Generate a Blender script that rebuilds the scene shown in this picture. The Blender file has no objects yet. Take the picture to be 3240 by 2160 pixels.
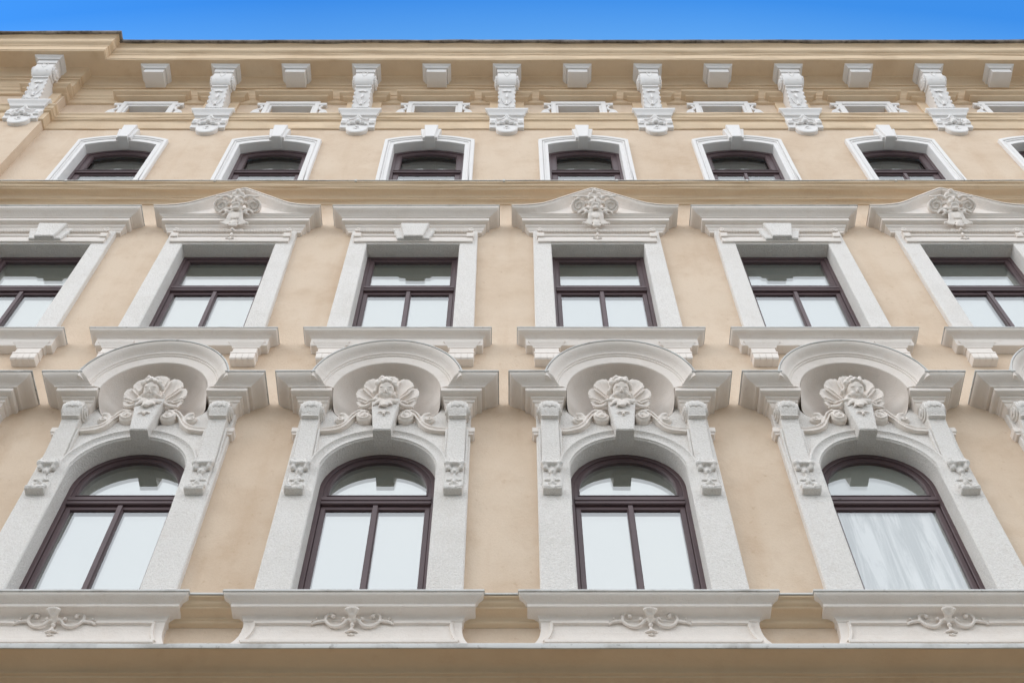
import bpy, bmesh, math, random
from mathutils import Vector, noise, geometry
R = math.radians
random.seed(4)
S = bpy.context.scene
COL = S.collection

# ------------------------------------------------------------------ camera
cam_d = bpy.data.cameras.new('camera'); cam = bpy.data.objects.new('camera', cam_d); COL.objects.link(cam)
cam.location = (0, -7.70, 1.60)
cam.rotation_euler = (R(90 + 60), 0, 0)
cam_d.sensor_width = 36; cam_d.lens = 43.93
cam_d.clip_start = .05; cam_d.clip_end = 3000
S.camera = cam

# ------------------------------------------------------------------ sky and sun
SUN_EL, SUN_ROT = 30, 236
w = bpy.data.worlds.new('World'); S.world = w; w.use_nodes = True
nt = w.node_tree; nt.nodes.clear()
def N(t, k, **kw):
    n = t.nodes.new(k)
    for a, b in kw.items(): setattr(n, a, b)
    return n
sky = N(nt, 'ShaderNodeTexSky', sky_type='NISHITA', sun_disc=False)
sky.sun_elevation = R(SUN_EL); sky.sun_rotation = R(SUN_ROT)
tint = N(nt, 'ShaderNodeMix', data_type='RGBA', blend_type='MULTIPLY'); tint.inputs[0].default_value = 1
tint.inputs[7].default_value = (1.75, 3.59, 4.63, 1)
nt.links.new(sky.outputs[0], tint.inputs[6])
tc = N(nt, 'ShaderNodeTexCoord'); sep = N(nt, 'ShaderNodeSeparateXYZ')
nt.links.new(tc.outputs['Generated'], sep.inputs[0])
cn = N(nt, 'ShaderNodeTexNoise'); cn.inputs['Scale'].default_value = 2.2; cn.inputs['Detail'].default_value = 5
nt.links.new(tc.outputs['Generated'], cn.inputs['Vector'])
# bank of thin white cloud over the street side of the sky, clear blue behind the roof
ma = N(nt, 'ShaderNodeMath', operation='MULTIPLY_ADD'); ma.inputs[1].default_value = .10
nt.links.new(cn.outputs['Fac'], ma.inputs[0]); nt.links.new(sep.outputs[1], ma.inputs[2])
mr = N(nt, 'ShaderNodeMapRange'); mr.inputs[1].default_value = -.10; mr.inputs[2].default_value = .22
mr.inputs[3].default_value = 1; mr.inputs[4].default_value = 0; mr.interpolation_type = 'SMOOTHSTEP'
nt.links.new(ma.outputs[0], mr.inputs[0])
cr = N(nt, 'ShaderNodeValToRGB')
cr.color_ramp.elements[0].position = .3; cr.color_ramp.elements[0].color = (.89, .945, 1.025, 1)
cr.color_ramp.elements[1].position = .7; cr.color_ramp.elements[1].color = (.95, .985, 1.035, 1)
nt.links.new(cn.outputs['Fac'], cr.inputs[0])
cs = N(nt, 'ShaderNodeMix', data_type='RGBA', blend_type='MULTIPLY'); cs.inputs[0].default_value = 1
CL = 17.5
cs.inputs[7].default_value = (CL, CL, CL, 1); nt.links.new(cr.outputs[0], cs.inputs[6])
mx = N(nt, 'ShaderNodeMix', data_type='RGBA')
gr = N(nt, 'ShaderNodeValToRGB'); gr.color_ramp.elements[0].position = .25; gr.color_ramp.elements[0].color = (.40, .69, .92, 1)
gr.color_ramp.elements[1].position = .288; gr.color_ramp.elements[1].color = (1, 1, 1, 1)
nt.links.new(sep.outputs[1], gr.inputs[0])
t2 = N(nt, 'ShaderNodeMix', data_type='RGBA', blend_type='MULTIPLY'); t2.inputs[0].default_value = 1
nt.links.new(tint.outputs[2], t2.inputs[6]); nt.links.new(gr.outputs[0], t2.inputs[7])
nt.links.new(mr.outputs[0], mx.inputs[0]); gx = N(nt, 'ShaderNodeMapRange'); gx.inputs[1].default_value = -.16; gx.inputs[2].default_value = .16
t3 = N(nt, 'ShaderNodeMix', data_type='RGBA', blend_type='MULTIPLY'); t3.inputs[0].default_value = 1
gc = N(nt, 'ShaderNodeMix', data_type='RGBA'); gc.inputs[6].default_value = (.87, .90, .92, 1); gc.inputs[7].default_value = (1.20, 1.15, 1.10, 1)
nt.links.new(sep.outputs[0], gx.inputs[0]); nt.links.new(gx.outputs[0], gc.inputs[0])
nt.links.new(t2.outputs[2], t3.inputs[6]); nt.links.new(gc.outputs[2], t3.inputs[7])
nt.links.new(t3.outputs[2], mx.inputs[6]); nt.links.new(cs.outputs[2], mx.inputs[7])
bg = N(nt, 'ShaderNodeBackground'); bg.inputs[1].default_value = .10
wo = N(nt, 'ShaderNodeOutputWorld')
nt.links.new(mx.outputs[2], bg.inputs[0]); nt.links.new(bg.outputs[0], wo.inputs[0])

sd = bpy.data.lights.new('sun', 'SUN'); sd.energy = .55; sd.angle = R(24); sd.color = (1, .98, .95)
sun = bpy.data.objects.new('sun', sd); COL.objects.link(sun)
dv = Vector((math.sin(R(SUN_ROT)) * math.cos(R(SUN_EL)), math.cos(R(SUN_ROT)) * math.cos(R(SUN_EL)), math.sin(R(SUN_EL))))
sun.rotation_euler = dv.to_track_quat('Z', 'Y').to_euler()
S.view_settings.view_transform = 'Standard'; S.view_settings.look = 'None'
S.view_settings.exposure = 0; S.view_settings.gamma = 1; S.view_settings.use_curve_mapping = False
try:
    S.cycles.max_bounces = 8; S.cycles.diffuse_bounces = 5; S.cycles.use_denoising = True
except Exception: pass

# ------------------------------------------------------------------ materials
def mat(name, base, rough=.85, grain=None, fine=None, stain=None, streak=None, spec=.3, metal=0):
    """base colour with slow stains, and bump from plaster grain: grain=(scale, distance)"""
    m = bpy.data.materials.new(name); m.use_nodes = True; t = m.node_tree
    b = t.nodes['Principled BSDF']
    b.inputs['Roughness'].default_value = rough; b.inputs['Specular IOR Level'].default_value = spec
    b.inputs['Metallic'].default_value = metal
    co = N(t, 'ShaderNodeTexCoord'); oi = N(t, 'ShaderNodeObjectInfo')
    off = N(t, 'ShaderNodeVectorMath', operation='ADD')
    rv = N(t, 'ShaderNodeMath', operation='MULTIPLY'); rv.inputs[1].default_value = 37.
    t.links.new(oi.outputs['Random'], rv.inputs[0])
    t.links.new(co.outputs['Object'], off.inputs[0]); t.links.new(rv.outputs[0], off.inputs[1])
    col = None
    rgb = N(t, 'ShaderNodeRGB'); rgb.outputs[0].default_value = (*base, 1); col = rgb.outputs[0]
    def mul(colr, fac):
        nonlocal col
        x = N(t, 'ShaderNodeMix', data_type='RGBA', blend_type='MULTIPLY')
        t.links.new(fac, x.inputs[0]); t.links.new(col, x.inputs[6]); x.inputs[7].default_value = (*colr, 1); col = x.outputs[2]
    if stain:
        for sc, lo, hi, c in stain:
            n = N(t, 'ShaderNodeTexNoise'); n.inputs['Scale'].default_value = sc; n.inputs['Detail'].default_value = 6
            n.inputs['Roughness'].default_value = .62
            t.links.new(off.outputs[0], n.inputs['Vector'])
            r = N(t, 'ShaderNodeMapRange'); r.inputs[1].default_value = lo; r.inputs[2].default_value = hi
            t.links.new(n.outputs['Fac'], r.inputs[0]); mul(c, r.outputs[0])
    if streak:
        mp = N(t, 'ShaderNodeMapping'); mp.inputs['Scale'].default_value = streak[0]
        t.links.new(off.outputs[0], mp.inputs[0])
        n = N(t, 'ShaderNodeTexNoise'); n.inputs['Scale'].default_value = 1; n.inputs['Detail'].default_value = 5
        t.links.new(mp.outputs[0], n.inputs['Vector'])
        r = N(t, 'ShaderNodeMapRange'); r.inputs[1].default_value = streak[1]; r.inputs[2].default_value = streak[2]
        t.links.new(n.outputs['Fac'], r.inputs[0]); mul(streak[3], r.outputs[0])
    if grain:
        prev = None
        for sc, dist, kind in grain:
            if kind == 'v':
                n = N(t, 'ShaderNodeTexVoronoi', feature='SMOOTH_F1'); n.inputs['Scale'].default_value = sc; out = n.outputs['Distance']
            else:
                n = N(t, 'ShaderNodeTexNoise'); n.inputs['Scale'].default_value = sc; n.inputs['Detail'].default_value = 4; out = n.outputs['Fac']
            t.links.new(off.outputs[0], n.inputs['Vector'])
            bp = N(t, 'ShaderNodeBump'); bp.inputs['Distance'].default_value = dist; bp.inputs['Strength'].default_value = 1
            t.links.new(out, bp.inputs['Height'])
            if prev: t.links.new(prev, bp.inputs['Normal'])
            prev = bp.outputs[0]
        t.links.new(prev, b.inputs['Normal'])
    if fine:
        n = N(t, 'ShaderNodeTexNoise'); n.inputs['Scale'].default_value = fine[0]; n.inputs['Detail'].default_value = 2
        t.links.new(off.outputs[0], n.inputs['Vector'])
        r = N(t, 'ShaderNodeMapRange'); r.inputs[1].default_value = .35; r.inputs[2].default_value = .7
        t.links.new(n.outputs['Fac'], r.inputs[0]); mul(fine[1], r.outputs[0])
    t.links.new(col, b.inputs['Base Color'])
    return m
BEIGE = (.70, .565, .435)
M_wall = mat('beige_plaster', BEIGE, .9, grain=[(1.6, .012, 'n'), (34, .004, 'n'), (95, .0022, 'n')],
             stain=[(.7, .44, .70, (.89, .85, .81)), (2.6, .50, .72, (.92, .885, .85)), (9, .62, .70, (.90, .86, .82))],
             streak=((3.2, 1, .35), .55, .8, (.92, .88, .84)), fine=(110, (.95, .94, .93)))
M_mould = mat('beige_moulding', (.72, .56, .39), .88, grain=[(2.2, .010, 'n'), (30, .003, 'n'), (90, .0015, 'n')],
              stain=[(1.1, .5, .75, (.90, .87, .84)), (5, .55, .8, (.93, .9, .87))],
              streak=((.8, 1, 14), .5, .8, (.93, .9, .87)))
M_white = mat('white_rough_render', (.81, .775, .735), .88, grain=[(1.8, .010, 'n'), (46, .010, 'n'), (110, .006, 'n')],
              stain=[(1.3, .5, .75, (.91, .90, .885)), (9, .56, .8, (.90, .88, .86))], fine=(70, (.87, .86, .85)))
M_cast = mat('white_cast_stucco', (.81, .745, .685), .85, grain=[(2.4, .010, 'n'), (55, .0028, 'n'), (110, .0018, 'n')],
             stain=[(1.6, .5, .76, (.92, .90, .88)), (12, .58, .8, (.91, .89, .87))],
             streak=((1.2, 1, 16), .55, .8, (.93, .92, .91)))
M_clean = mat('white_smooth_paint', (.785, .76, .74), .7, grain=[(3, .006, 'n'), (60, .0018, 'n')],
              stain=[(3, .52, .78, (.94, .93, .925))])
M_frame = mat('brown_wood_frame', (.098, .060, .064), .45, grain=[(30, .0006, 'n')], stain=[(4, .45, .7, (.8, .8, .82))], spec=.5)
M_metal = mat('grey_sheet_metal', (.60, .595, .575), .75, grain=[(4, .006, 'n')],
              stain=[(2.1, .52, .66, (.70, .68, .66)), (14, .6, .72, (.6, .58, .56))], spec=.2)
M_roof = mat('weathered_roof_edge', (.27, .24, .21), .7, grain=[(5, .01, 'n'), (30, .006, 'n')],
             stain=[(1.7, .42, .6, (.45, .42, .4)), (11, .5, .66, (.42, .4, .38))])
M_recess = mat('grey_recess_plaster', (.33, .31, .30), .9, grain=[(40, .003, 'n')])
M_tile = mat('roof_covering', (.12, .07, .05), .8, grain=[(20, .01, 'n')])
M_asph = mat('asphalt', (.30, .25, .185), .9, grain=[(90, .006, 'n')], stain=[(.7, .4, .7, (.8, .8, .8))])
M_gnd = mat('ground_far', (.56, .47, .35), .9)
M_pave = mat('pavement_concrete', (.24, .20, .15), .9, grain=[(70, .004, 'n')], stain=[(.9, .4, .7, (.85, .84, .82))])

def glass(name, refl, body, rough=.0, streaks=False):
    """window pane seen from outside: mirror-like coated surface over a dim room"""
    m = bpy.data.materials.new(name); m.use_nodes = True; t = m.node_tree; t.nodes.clear()
    o = N(t, 'ShaderNodeOutputMaterial'); gl = N(t, 'ShaderNodeBsdfGlossy'); gl.inputs['Roughness'].default_value = rough
    gl.inputs['Color'].default_value = (.975, .985, .97, 1)
    df = N(t, 'ShaderNodeBsdfDiffuse'); df.inputs['Color'].default_value = (*body, 1)
    mix = N(t, 'ShaderNodeMixShader'); mix.inputs[0].default_value = refl
    co = N(t, 'ShaderNodeTexCoord')
    n = N(t, 'ShaderNodeTexNoise'); n.inputs['Scale'].default_value = 1.3; t.links.new(co.outputs['Object'], n.inputs['Vector'])
    bp = N(t, 'ShaderNodeBump'); bp.inputs['Distance'].default_value = .004; t.links.new(n.outputs['Fac'], bp.inputs['Height'])
    t.links.new(bp.outputs[0], gl.inputs['Normal'])
    if streaks:
        mp = N(t, 'ShaderNodeMapping'); mp.inputs['Scale'].default_value = (8, 1, .7); mp.inputs['Rotation'].default_value = (0, R(3), 0)
        t.links.new(co.outputs['Object'], mp.inputs[0])
        n2 = N(t, 'ShaderNodeTexNoise'); n2.inputs['Scale'].default_value = 1.2; n2.inputs['Detail'].default_value = 7; n2.inputs['Roughness'].default_value = .7
        n2.inputs['Distortion'].default_value = .7
        t.links.new(mp.outputs[0], n2.inputs['Vector'])
        cr = N(t, 'ShaderNodeValToRGB'); cr.color_ramp.elements[0].position = .42; cr.color_ramp.elements[0].color = (.30, .315, .305, 1)
        cr.color_ramp.elements[1].position = .60; cr.color_ramp.elements[1].color = (.60, .60, .59, 1)
        t.links.new(n2.outputs['Fac'], cr.inputs[0]); t.links.new(cr.outputs[0], df.inputs['Color'])
    t.links.new(df.outputs[0], mix.inputs[1]); t.links.new(gl.outputs[0], mix.inputs[2]); t.links.new(mix.outputs[0], o.inputs[0])
    return m
G_slight = glass('slightly_dusty_glass', .34, (.085, .10, .09), .02)
def outer_glass(name, refl):
    m = bpy.data.materials.new(name); m.use_nodes = True; t = m.node_tree; t.nodes.clear()
    o = N(t, 'ShaderNodeOutputMaterial'); gl = N(t, 'ShaderNodeBsdfGlossy'); gl.inputs['Roughness'].default_value = 0
    gl.inputs['Color'].default_value = (.98, .99, 1, 1); tr = N(t, 'ShaderNodeBsdfTransparent'); tr.inputs['Color'].default_value = (.97, .98, .965, 1)
    mix = N(t, 'ShaderNodeMixShader'); mix.inputs[0].default_value = refl
    t.links.new(tr.outputs[0], mix.inputs[1]); t.links.new(gl.outputs[0], mix.inputs[2]); t.links.new(mix.outputs[0], o.inputs[0])
    return m
G_outer = outer_glass('outer_pane_glass', .24)
G_clear = glass('window_glass', .37, (.05, .062, .045))
G_dark = glass('dark_window_glass', .33, (.03, .031, .022))
G_milky = glass('dusty_window_glass', .17, (.22, .235, .21), .03)
G_film = glass('film_covered_glass', .05, (.3, .3, .3), .12, True)

# ------------------------------------------------------------------ mesh helpers
# wall coordinates: x along the facade, p = projection out of the wall plane (y = -p), z up
def jit(v, a=.003, s=1.7):
    q = Vector((v.x * s, v.y * s + 7.1, v.z * s))
    return Vector((v.x + noise.noise(q) * a, v.y + noise.noise(q + Vector((31, 0, 0))) * a, v.z + noise.noise(q + Vector((0, 57, 0))) * a))
class MB:
    def __init__(s): s.v = []; s.f = []
    def add(s, vs, fs):
        o = len(s.v); s.v += [Vector(v) for v in vs]; s.f += [[i + o for i in f] for f in fs]; return s
    def box(s, x0, x1, p0, p1, z0, z1):
        return s.add([(x, -p, z) for x in (x0, x1) for p in (p0, p1) for z in (z0, z1)],
                     [(0, 1, 3, 2), (4, 6, 7, 5), (0, 4, 5, 1), (2, 3, 7, 6), (0, 2, 6, 4), (1, 5, 7, 3)])
    def cbox(s, x0, x1, p0, p1, z0, z1, c=.008):
        return s.sweep(x0, x1, [(p1 - c, z1, 0 - c), (p1, z1 - c, 0), (p1, z0 + c, 0), (p1 - c, z0, 0 - c)], back=p0)
    def sweep(s, x0, x1, prof, back=-.02):
        """stacked levels (p, z, e): a moulding around three sides of a block x0-e .. x1+e"""
        vs = []; n = len(prof)
        for p, z, e in prof:
            ea, eb = e if isinstance(e, tuple) else (e, e)
            vs += [(x0 - ea, -back, z), (x0 - ea, -p, z), (x1 + eb, -p, z), (x1 + eb, -back, z)]
        fs = []
        for i in range(n - 1):
            for k in range(3): fs.append((i * 4 + k, i * 4 + k + 1, i * 4 + k + 5, i * 4 + k + 4))
            fs.append((i * 4 + 3, i * 4, i * 4 + 4, i * 4 + 7))
        fs.append((0, 3, 2, 1)); j = (n - 1) * 4; fs.append((j, j + 1, j + 2, j + 3))
        return s.add(vs, fs)
    def run(s, path, prof, step=.16, amp=.004, seed=0, back=-.02):
        """long moulding along path = [(x, offset)], straight in x with square mitred breaks"""
        cols = []
        for (xa, oa), (xb, ob) in zip(path, path[1:]):
            if abs(xa - xb) < 1e-6: continue
            n = max(1, int((xb - xa) / step))
            for i in range(n + 1): cols.append((xa + (xb - xa) * i / n, oa, i == 0 and cols != [], i == n and xb != path[-1][0], (xa, xb)))
        vs = []; m = len(prof)
        for x, o, st, en, _ in cols:
            for j, (p, z) in enumerate(prof):
                xx = x
                q = Vector((x * 1.3, j * .37 + seed, 0)); q2 = Vector((x * 5, j * 1.7 + seed, 9))
                dz = noise.noise(q) * amp + noise.noise(q2) * amp * .35; dp = noise.noise(q + Vector((0, 0, 40))) * amp
                if en: xx = x + p
                if st: xx = x + p
                vs.append((xx, -(p + o + (dp if 0 < j < m - 1 else 0)), z + dz))
        fs = []
        for i in range(len(cols) - 1):
            for j in range(m - 1): fs.append((i * m + j, (i + 1) * m + j, (i + 1) * m + j + 1, i * m + j + 1))
        return s.add(vs, fs)
    def plate(s, outer, holes, pf, pb, c=.008, sides=True):
        """flat plate in the wall plane, outline and holes in (x, z), chamfered front edge"""
        loops = [ccw(outer)] + [ccw(h)[::-1] for h in holes]
        ins = [inset(l, c) if c else l for l in loops]
        pts = []; edges = []
        for l in ins:
            o = len(pts); pts += [Vector(q) for q in l]; edges += [(o + i, o + (i + 1) % len(l)) for i in range(len(l))]
        r = geometry.delaunay_2d_cdt(pts, edges, [], 0, 1e-6)
        V = r[0]; fs = []
        for f in r[2]:
            cx = sum(V[i][0] for i in f) / len(f); cz = sum(V[i][1] for i in f) / len(f)
            if sum(inside(cx, cz, l) for l in ins) % 2: fs.append(tuple(f))
        s.add([(v[0], -pf, v[1]) for v in V], fs)
        if sides:
            for l, li in zip(loops, ins):
                n = len(l); rows = [[(x, -pf, z) for x, z in li], [(x, -(pf - c), z) for x, z in l], [(x, -pb, z) for x, z in l]]
                if not c: rows = rows[1:]
                vs = [q for r_ in rows for q in r_]
                s.add(vs, [(k * n + i, k * n + (i + 1) % n, (k + 1) * n + (i + 1) % n, (k + 1) * n + i) for k in range(len(rows) - 1) for i in range(n)])
        return s
    def arc(s, cx, cz, prof, a0, a1, n=48, closed=False, fz=None):
        """profile (r, p) swept around a centre in the wall plane"""
        m = len(prof); vs = []
        for i in range(n + (0 if closed else 1)):
            a = R(a0 + (a1 - a0) * i / n)
            for r, p in prof:
                k = fz(a) if fz else 1
                vs.append((cx + r * math.cos(a), -p, cz + r * math.sin(a) * k))
        nn = n if closed else n + 1
        fs = [(i * m + j, ((i + 1) % nn) * m + j, ((i + 1) % nn) * m + j + 1, i * m + j + 1) for i in range(n) for j in range(m - 1)]
        if not closed:
            fs += [tuple(range(m)), tuple((nn - 1) * m + j for j in range(m))[::-1]]
        return s.add(vs, fs)
    def side(s, prof, x0, x1, c=.006, back=-.02):
        """outline (p, z) seen from the side, extruded along x"""
        l = prof; li = inset(ccw(l), c) if c else ccw(l); l = ccw(l); n = len(l)
        rows = [(li, x0), (l, x0 + c), (l, x1 - c), (li, x1)]
        vs = [(x, -p, z) for q, x in rows for p, z in q]
        s.add(vs, [(k * n + i, k * n + (i + 1) % n, (k + 1) * n + (i + 1) % n, (k + 1) * n + i) for k in range(3) for i in range(n)])
        t = geometry.tessellate_polygon([[Vector((p, z, 0)) for p, z in li]])
        s.add([(x0, -p, z) for p, z in li], [tuple(q) for q in t]); s.add([(x1, -p, z) for p, z in li], [tuple(q)[::-1] for q in t])
        return s
    def ball(s, x, p, z, r, rp=None, rz=None, n=8):
        rp = rp or r; rz = rz or r; vs = []; fs = []
        for i in range(n + 1):
            t = math.pi * i / n
            for j in range(2 * n):
                u = math.pi * j / n; vs.append((x + r * math.sin(t) * math.cos(u), -p + rp * math.sin(t) * math.sin(u), z + rz * math.cos(t)))
        for i in range(n):
            for j in range(2 * n): fs.append((i * 2 * n + j, (i + 1) * 2 * n + j, (i + 1) * 2 * n + (j + 1) % (2 * n), i * 2 * n + (j + 1) % (2 * n)))
        return s.add(vs, fs)
    def worm(s, pts, r0, r1=None, n=18, flat=1):
        """beads along a smooth curve through (x, p, z): fused later by remeshing"""
        r1 = r0 if r1 is None else r1
        P = [Vector(q) for q in pts]
        for i in range(n + 1):
            t = i / n * (len(P) - 1); k = min(int(t), len(P) - 2); u = t - k
            a, b = P[k], P[k + 1]; pa = P[k - 1] if k else a; pb = P[k + 2] if k + 2 < len(P) else b
            q = .5 * ((2 * a) + (b - pa) * u + (2 * pa - 5 * a + 4 * b - pb) * u * u + (3 * a - pa - 3 * b + pb) * u ** 3)
            r = r0 + (r1 - r0) * i / n; s.ball(q.x, q.y, q.z, r, r * flat, r, 5)
        return s
    def spiral(s, cx, p, cz, r, turns=1.4, a0=0, sgn=1, t=.02, tilt=0, n=22):
        for i in range(n + 1):
            u = i / n; a = R(a0) + sgn * u * turns * 2 * math.pi; rr = r * (1 - .82 * u)
            dx, dz = rr * math.cos(a), rr * math.sin(a)
            s.ball(cx + dx, p + dz * math.sin(tilt), cz + dz * math.cos(tilt), t * (1 - .45 * u), None, None, 5)
        return s
    def mesh(s, name, mt, smooth=None, jitter=.003, remesh=None):
        me = bpy.data.meshes.new(name)
        vs = [jit(v, jitter) for v in s.v] if jitter else s.v
        me.from_pydata([tuple(v) for v in vs], [], s.f)
        bm = bmesh.new(); bm.from_mesh(me)
        bmesh.ops.remove_doubles(bm, verts=bm.verts, dist=1e-5)
        if not remesh: bmesh.ops.recalc_face_normals(bm, faces=bm.faces)
        bm.to_mesh(me); bm.free()
        if remesh:
            o = bpy.data.objects.new('t', me); COL.objects.link(o)
            bmesh_recalc(me)
            md = o.modifiers.new('r', 'REMESH'); md.mode = 'VOXEL'; md.voxel_size = remesh; md.adaptivity = 0
            sm = o.modifiers.new('s', 'SMOOTH'); sm.iterations = 2; sm.factor = .5
            dg = bpy.context.evaluated_depsgraph_get(); dg.update()
            m2 = bpy.data.meshes.new_from_object(o.evaluated_get(dg)); bpy.data.objects.remove(o)
            me = m2; me.name = name; smooth = 180
        me.materials.clear(); me.materials.append(mt)
        if smooth:
            me.polygons.foreach_set('use_smooth', [True] * len(me.polygons))
            if smooth < 180:
                try: me.set_sharp_from_angle(angle=R(smooth))
                except Exception: pass
        return me
def bmesh_recalc(me):
    bm = bmesh.new(); bm.from_mesh(me); bmesh.ops.recalc_face_normals(bm, faces=bm.faces); bm.to_mesh(me); bm.free()
def ccw(l):
    a = sum(l[i][0] * l[(i + 1) % len(l)][1] - l[(i + 1) % len(l)][0] * l[i][1] for i in range(len(l)))
    return list(l) if a > 0 else list(l)[::-1]
def inset(l, d):
    out = []; n = len(l)
    for i in range(n):
        a, b, c = Vector(l[i - 1]), Vector(l[i]), Vector(l[(i + 1) % n])
        e1 = (b - a).normalized(); e2 = (c - b).normalized()
        n1 = Vector((-e1.y, e1.x)); n2 = Vector((-e2.y, e2.x)); m = (n1 + n2)
        if m.length < 1e-4: m = n1
        m.normalize(); k = d / max(.4, m.dot(n1)); out.append((b.x + m.x * k, b.y + m.y * k))
    return out
def inside(x, z, l):
    r = False; n = len(l)
    for i in range(n):
        x1, z1 = l[i]; x2, z2 = l[(i + 1) % n]
        if (z1 > z) != (z2 > z) and x < (x2 - x1) * (z - z1) / (z2 - z1) + x1: r = not r
    return r
def rect(x0, x1, z0, z1): return [(x0, z0), (x1, z0), (x1, z1), (x0, z1)]
def arch(hw, z0, zs, rise, d=0, n=28, zb=0):
    """opening outline: half-width, sill, spring, rise; d shrinks it concentrically; zb lifts the sill"""
    Rr = (hw * hw + rise * rise) / (2 * rise); zc = zs + rise - Rr; Rr -= d; h = hw - d
    a = math.asin(min(1, h / Rr)); pts = [(-h, z0 + zb), (h, z0 + zb)]
    for i in range(n + 1):
        t = a - 2 * a * i / n; pts.append((Rr * math.sin(t), zc + Rr * math.cos(t)))
    return pts

def sink(m, d):
    for v in m.v: v.z -= d
    return m
def grow(m, p0, z0, k):
    for v in m.v: v.x *= k; v.z = z0 + (v.z - z0) * k; v.y = -(p0 + (-v.y - p0) * k)
    return m
def disc(m, x, z, p0, p1, r, n=22, c=.012):
    a = [2 * math.pi * k / n for k in range(n)]; rows = [(p0, r), (p1 - c, r), (p1, r - c)]
    m.add([(x + q * math.cos(t), -p, z + q * math.sin(t)) for p, q in rows for t in a],
          [(j * n + k, j * n + (k + 1) % n, (j + 1) * n + (k + 1) % n, (j + 1) * n + k) for j in range(2) for k in range(n)] + [tuple(range(n)), tuple(range(2 * n, 3 * n))])
    return m
def tilt(m, p0, z0, T):
    """lean everything in m forward about a horizontal axis at (p0, z0), as carved heads that look down at the street"""
    c, s_ = math.cos(R(T)), math.sin(R(T))
    for v in m.v:
        dz, dp = v.z - z0, -v.y - p0; v.z = z0 + dz * c - dp * s_; v.y = -(p0 + dz * s_ + dp * c)
    return m
# ------------------------------------------------------------------ objects
def put(name, me, parent=None, x=0, label=None):
    o = bpy.data.objects.new(name, me); COL.objects.link(o); o.parent = parent; o.location = (x, 0, 0)
    if label: o['label'] = label
    return o
B = bpy.data.objects.new('apartment_building', None); COL.objects.link(B)
B['label'] = 'beige apartment building with ornate white stucco window surrounds, hoods and a bracketed cornice'
B['category'] = 'building'
BAYS = [-1.395 + 2.604 * i for i in range(-2, 5)]

# openings -----------------------------------------------------------------------
L1 = dict(hw=.61, z0=10.0, zs=12.11, rise=.6099)
L2 = dict(hw=.655, z0=14.80, z1=17.56)
L3 = dict(hw=.60, z0=19.25, zs=21.52, rise=.17)
ATT = (.37, 23.02, 23.43)
holes = []
for c in BAYS:
    holes.append([(x + c, z) for x, z in arch(L1['hw'] + .03, L1['z0'] - .02, L1['zs'], L1['rise'] + .03)])
    holes.append(rect(c - .685, c + .685, L2['z0'] - .02, L2['z1'] + .03))
    holes.append([(x + c, z) for x, z in arch(.63, L3['z0'] - .02, L3['zs'], .2)])
    holes.append([(c + .585 * math.cos(R(a)), 13.33 + .585 * math.sin(R(a)) * (1 if a < 180 else .58)) for a in range(0, 360, 10)])
    holes.append(rect(c - ATT[0], c + ATT[0], ATT[1], ATT[2]))
put('wall', MB().plate(rect(-14, 15, .0, 24.3), holes, 0, -.32, 0).mesh('wall', M_wall, jitter=0), B)
put('risalit_wall', MB().box(-14, -8.17, -.02, .17, 19.28, 24.25).mesh('risalit_wall', M_wall, jitter=.004), B)

rr_ = random.Random(5)
def seams(mb, z_, p_, x_):
    while x_ < 14.5:
        mb.box(x_, x_ + .035, .1, p_, z_ - .034, z_ + .012); x_ += rr_.uniform(1.7, 2.3)
    return mb
# long mouldings -----------------------------------------------------------------
RIS = [(-14, .17), (-8.17, .17), (-8.17, 0), (15, 0)]
STR = [(-14, 0), (15, 0)]
def cyma(p0, z0, p1, z1, n=8, k=.12):
    """ogee from the outer upper lip (p0,z0) in to (p1,z1)"""
    o = []
    for i in range(n + 1):
        t = i / n; u = t + math.sin(2 * math.pi * t) * k
        o.append((p0 + (p1 - p0) * u, z0 + (z1 - z0) * (t - math.sin(2 * math.pi * t) * .06)))
    return o
def cove(p0, z0, p1, z1, n=5):
    return [(p0 + (p1 - p0) * math.sin(math.pi / 2 * i / n), z0 + (z1 - z0) * (1 - math.cos(math.pi / 2 * i / n))) for i in range(n + 1)]
corn = [(.0, 24.86), (.83, 24.76), (.83, 24.745), (.80, 24.73)] + cyma(.80, 24.72, .69, 24.47, 10, .24) + [(.685, 24.455), (.685, 24.43), (.67, 24.42), (.67, 24.235), (.655, 24.22), (.655, 24.20)] \
    + [(.34, 24.20), (.33, 24.185)] + cove(.33, 24.185, .215, 24.11) + [(.21, 24.105), (.21, 24.07), (.19, 24.065), (.185, 24.0)] + cove(.18, 24.0, .115, 23.86, 5)[::1] \
    + [(.11, 23.85), (.11, 23.83)] + cyma(.105, 23.82, .06, 23.72) + [(.055, 23.71), (.045, 23.62), (.04, 23.60), (-.01, 23.58)]
put('roof_cornice', MB().run(RIS, corn, amp=.010, seed=1).mesh('roof_cornice', M_mould, 40, jitter=0), B)
fl = MB().run(RIS, [(.0, 24.90), (.855, 24.80), (.862, 24.775), (.860, 24.742), (.845, 24.725), (.80, 24.735)], step=.09, amp=.008, seed=11)
put('roof_edge_flashing', fl.mesh('roof_edge_flashing', M_roof, 40, jitter=.004), B)
rf = MB(); rf.add([(-14, .02, 24.88), (15, .02, 24.88), (15, 6, 28), (-14, 6, 28), (-14, 12, 24.88), (15, 12, 24.88)], [(0, 1, 2, 3), (3, 2, 5, 4)])
put('roof', rf.mesh('roof', M_tile, jitter=0), B)
sh = MB().box(-14, -13.7, -11.9, -.35, 0, 24.8).box(14.7, 15, -11.9, -.35, 0, 24.8).box(-14, 15, -12.2, -11.9, 0, 24.8)
put('side_and_back_wall', sh.mesh('side_and_back_wall', M_wall, jitter=0), B)
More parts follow.
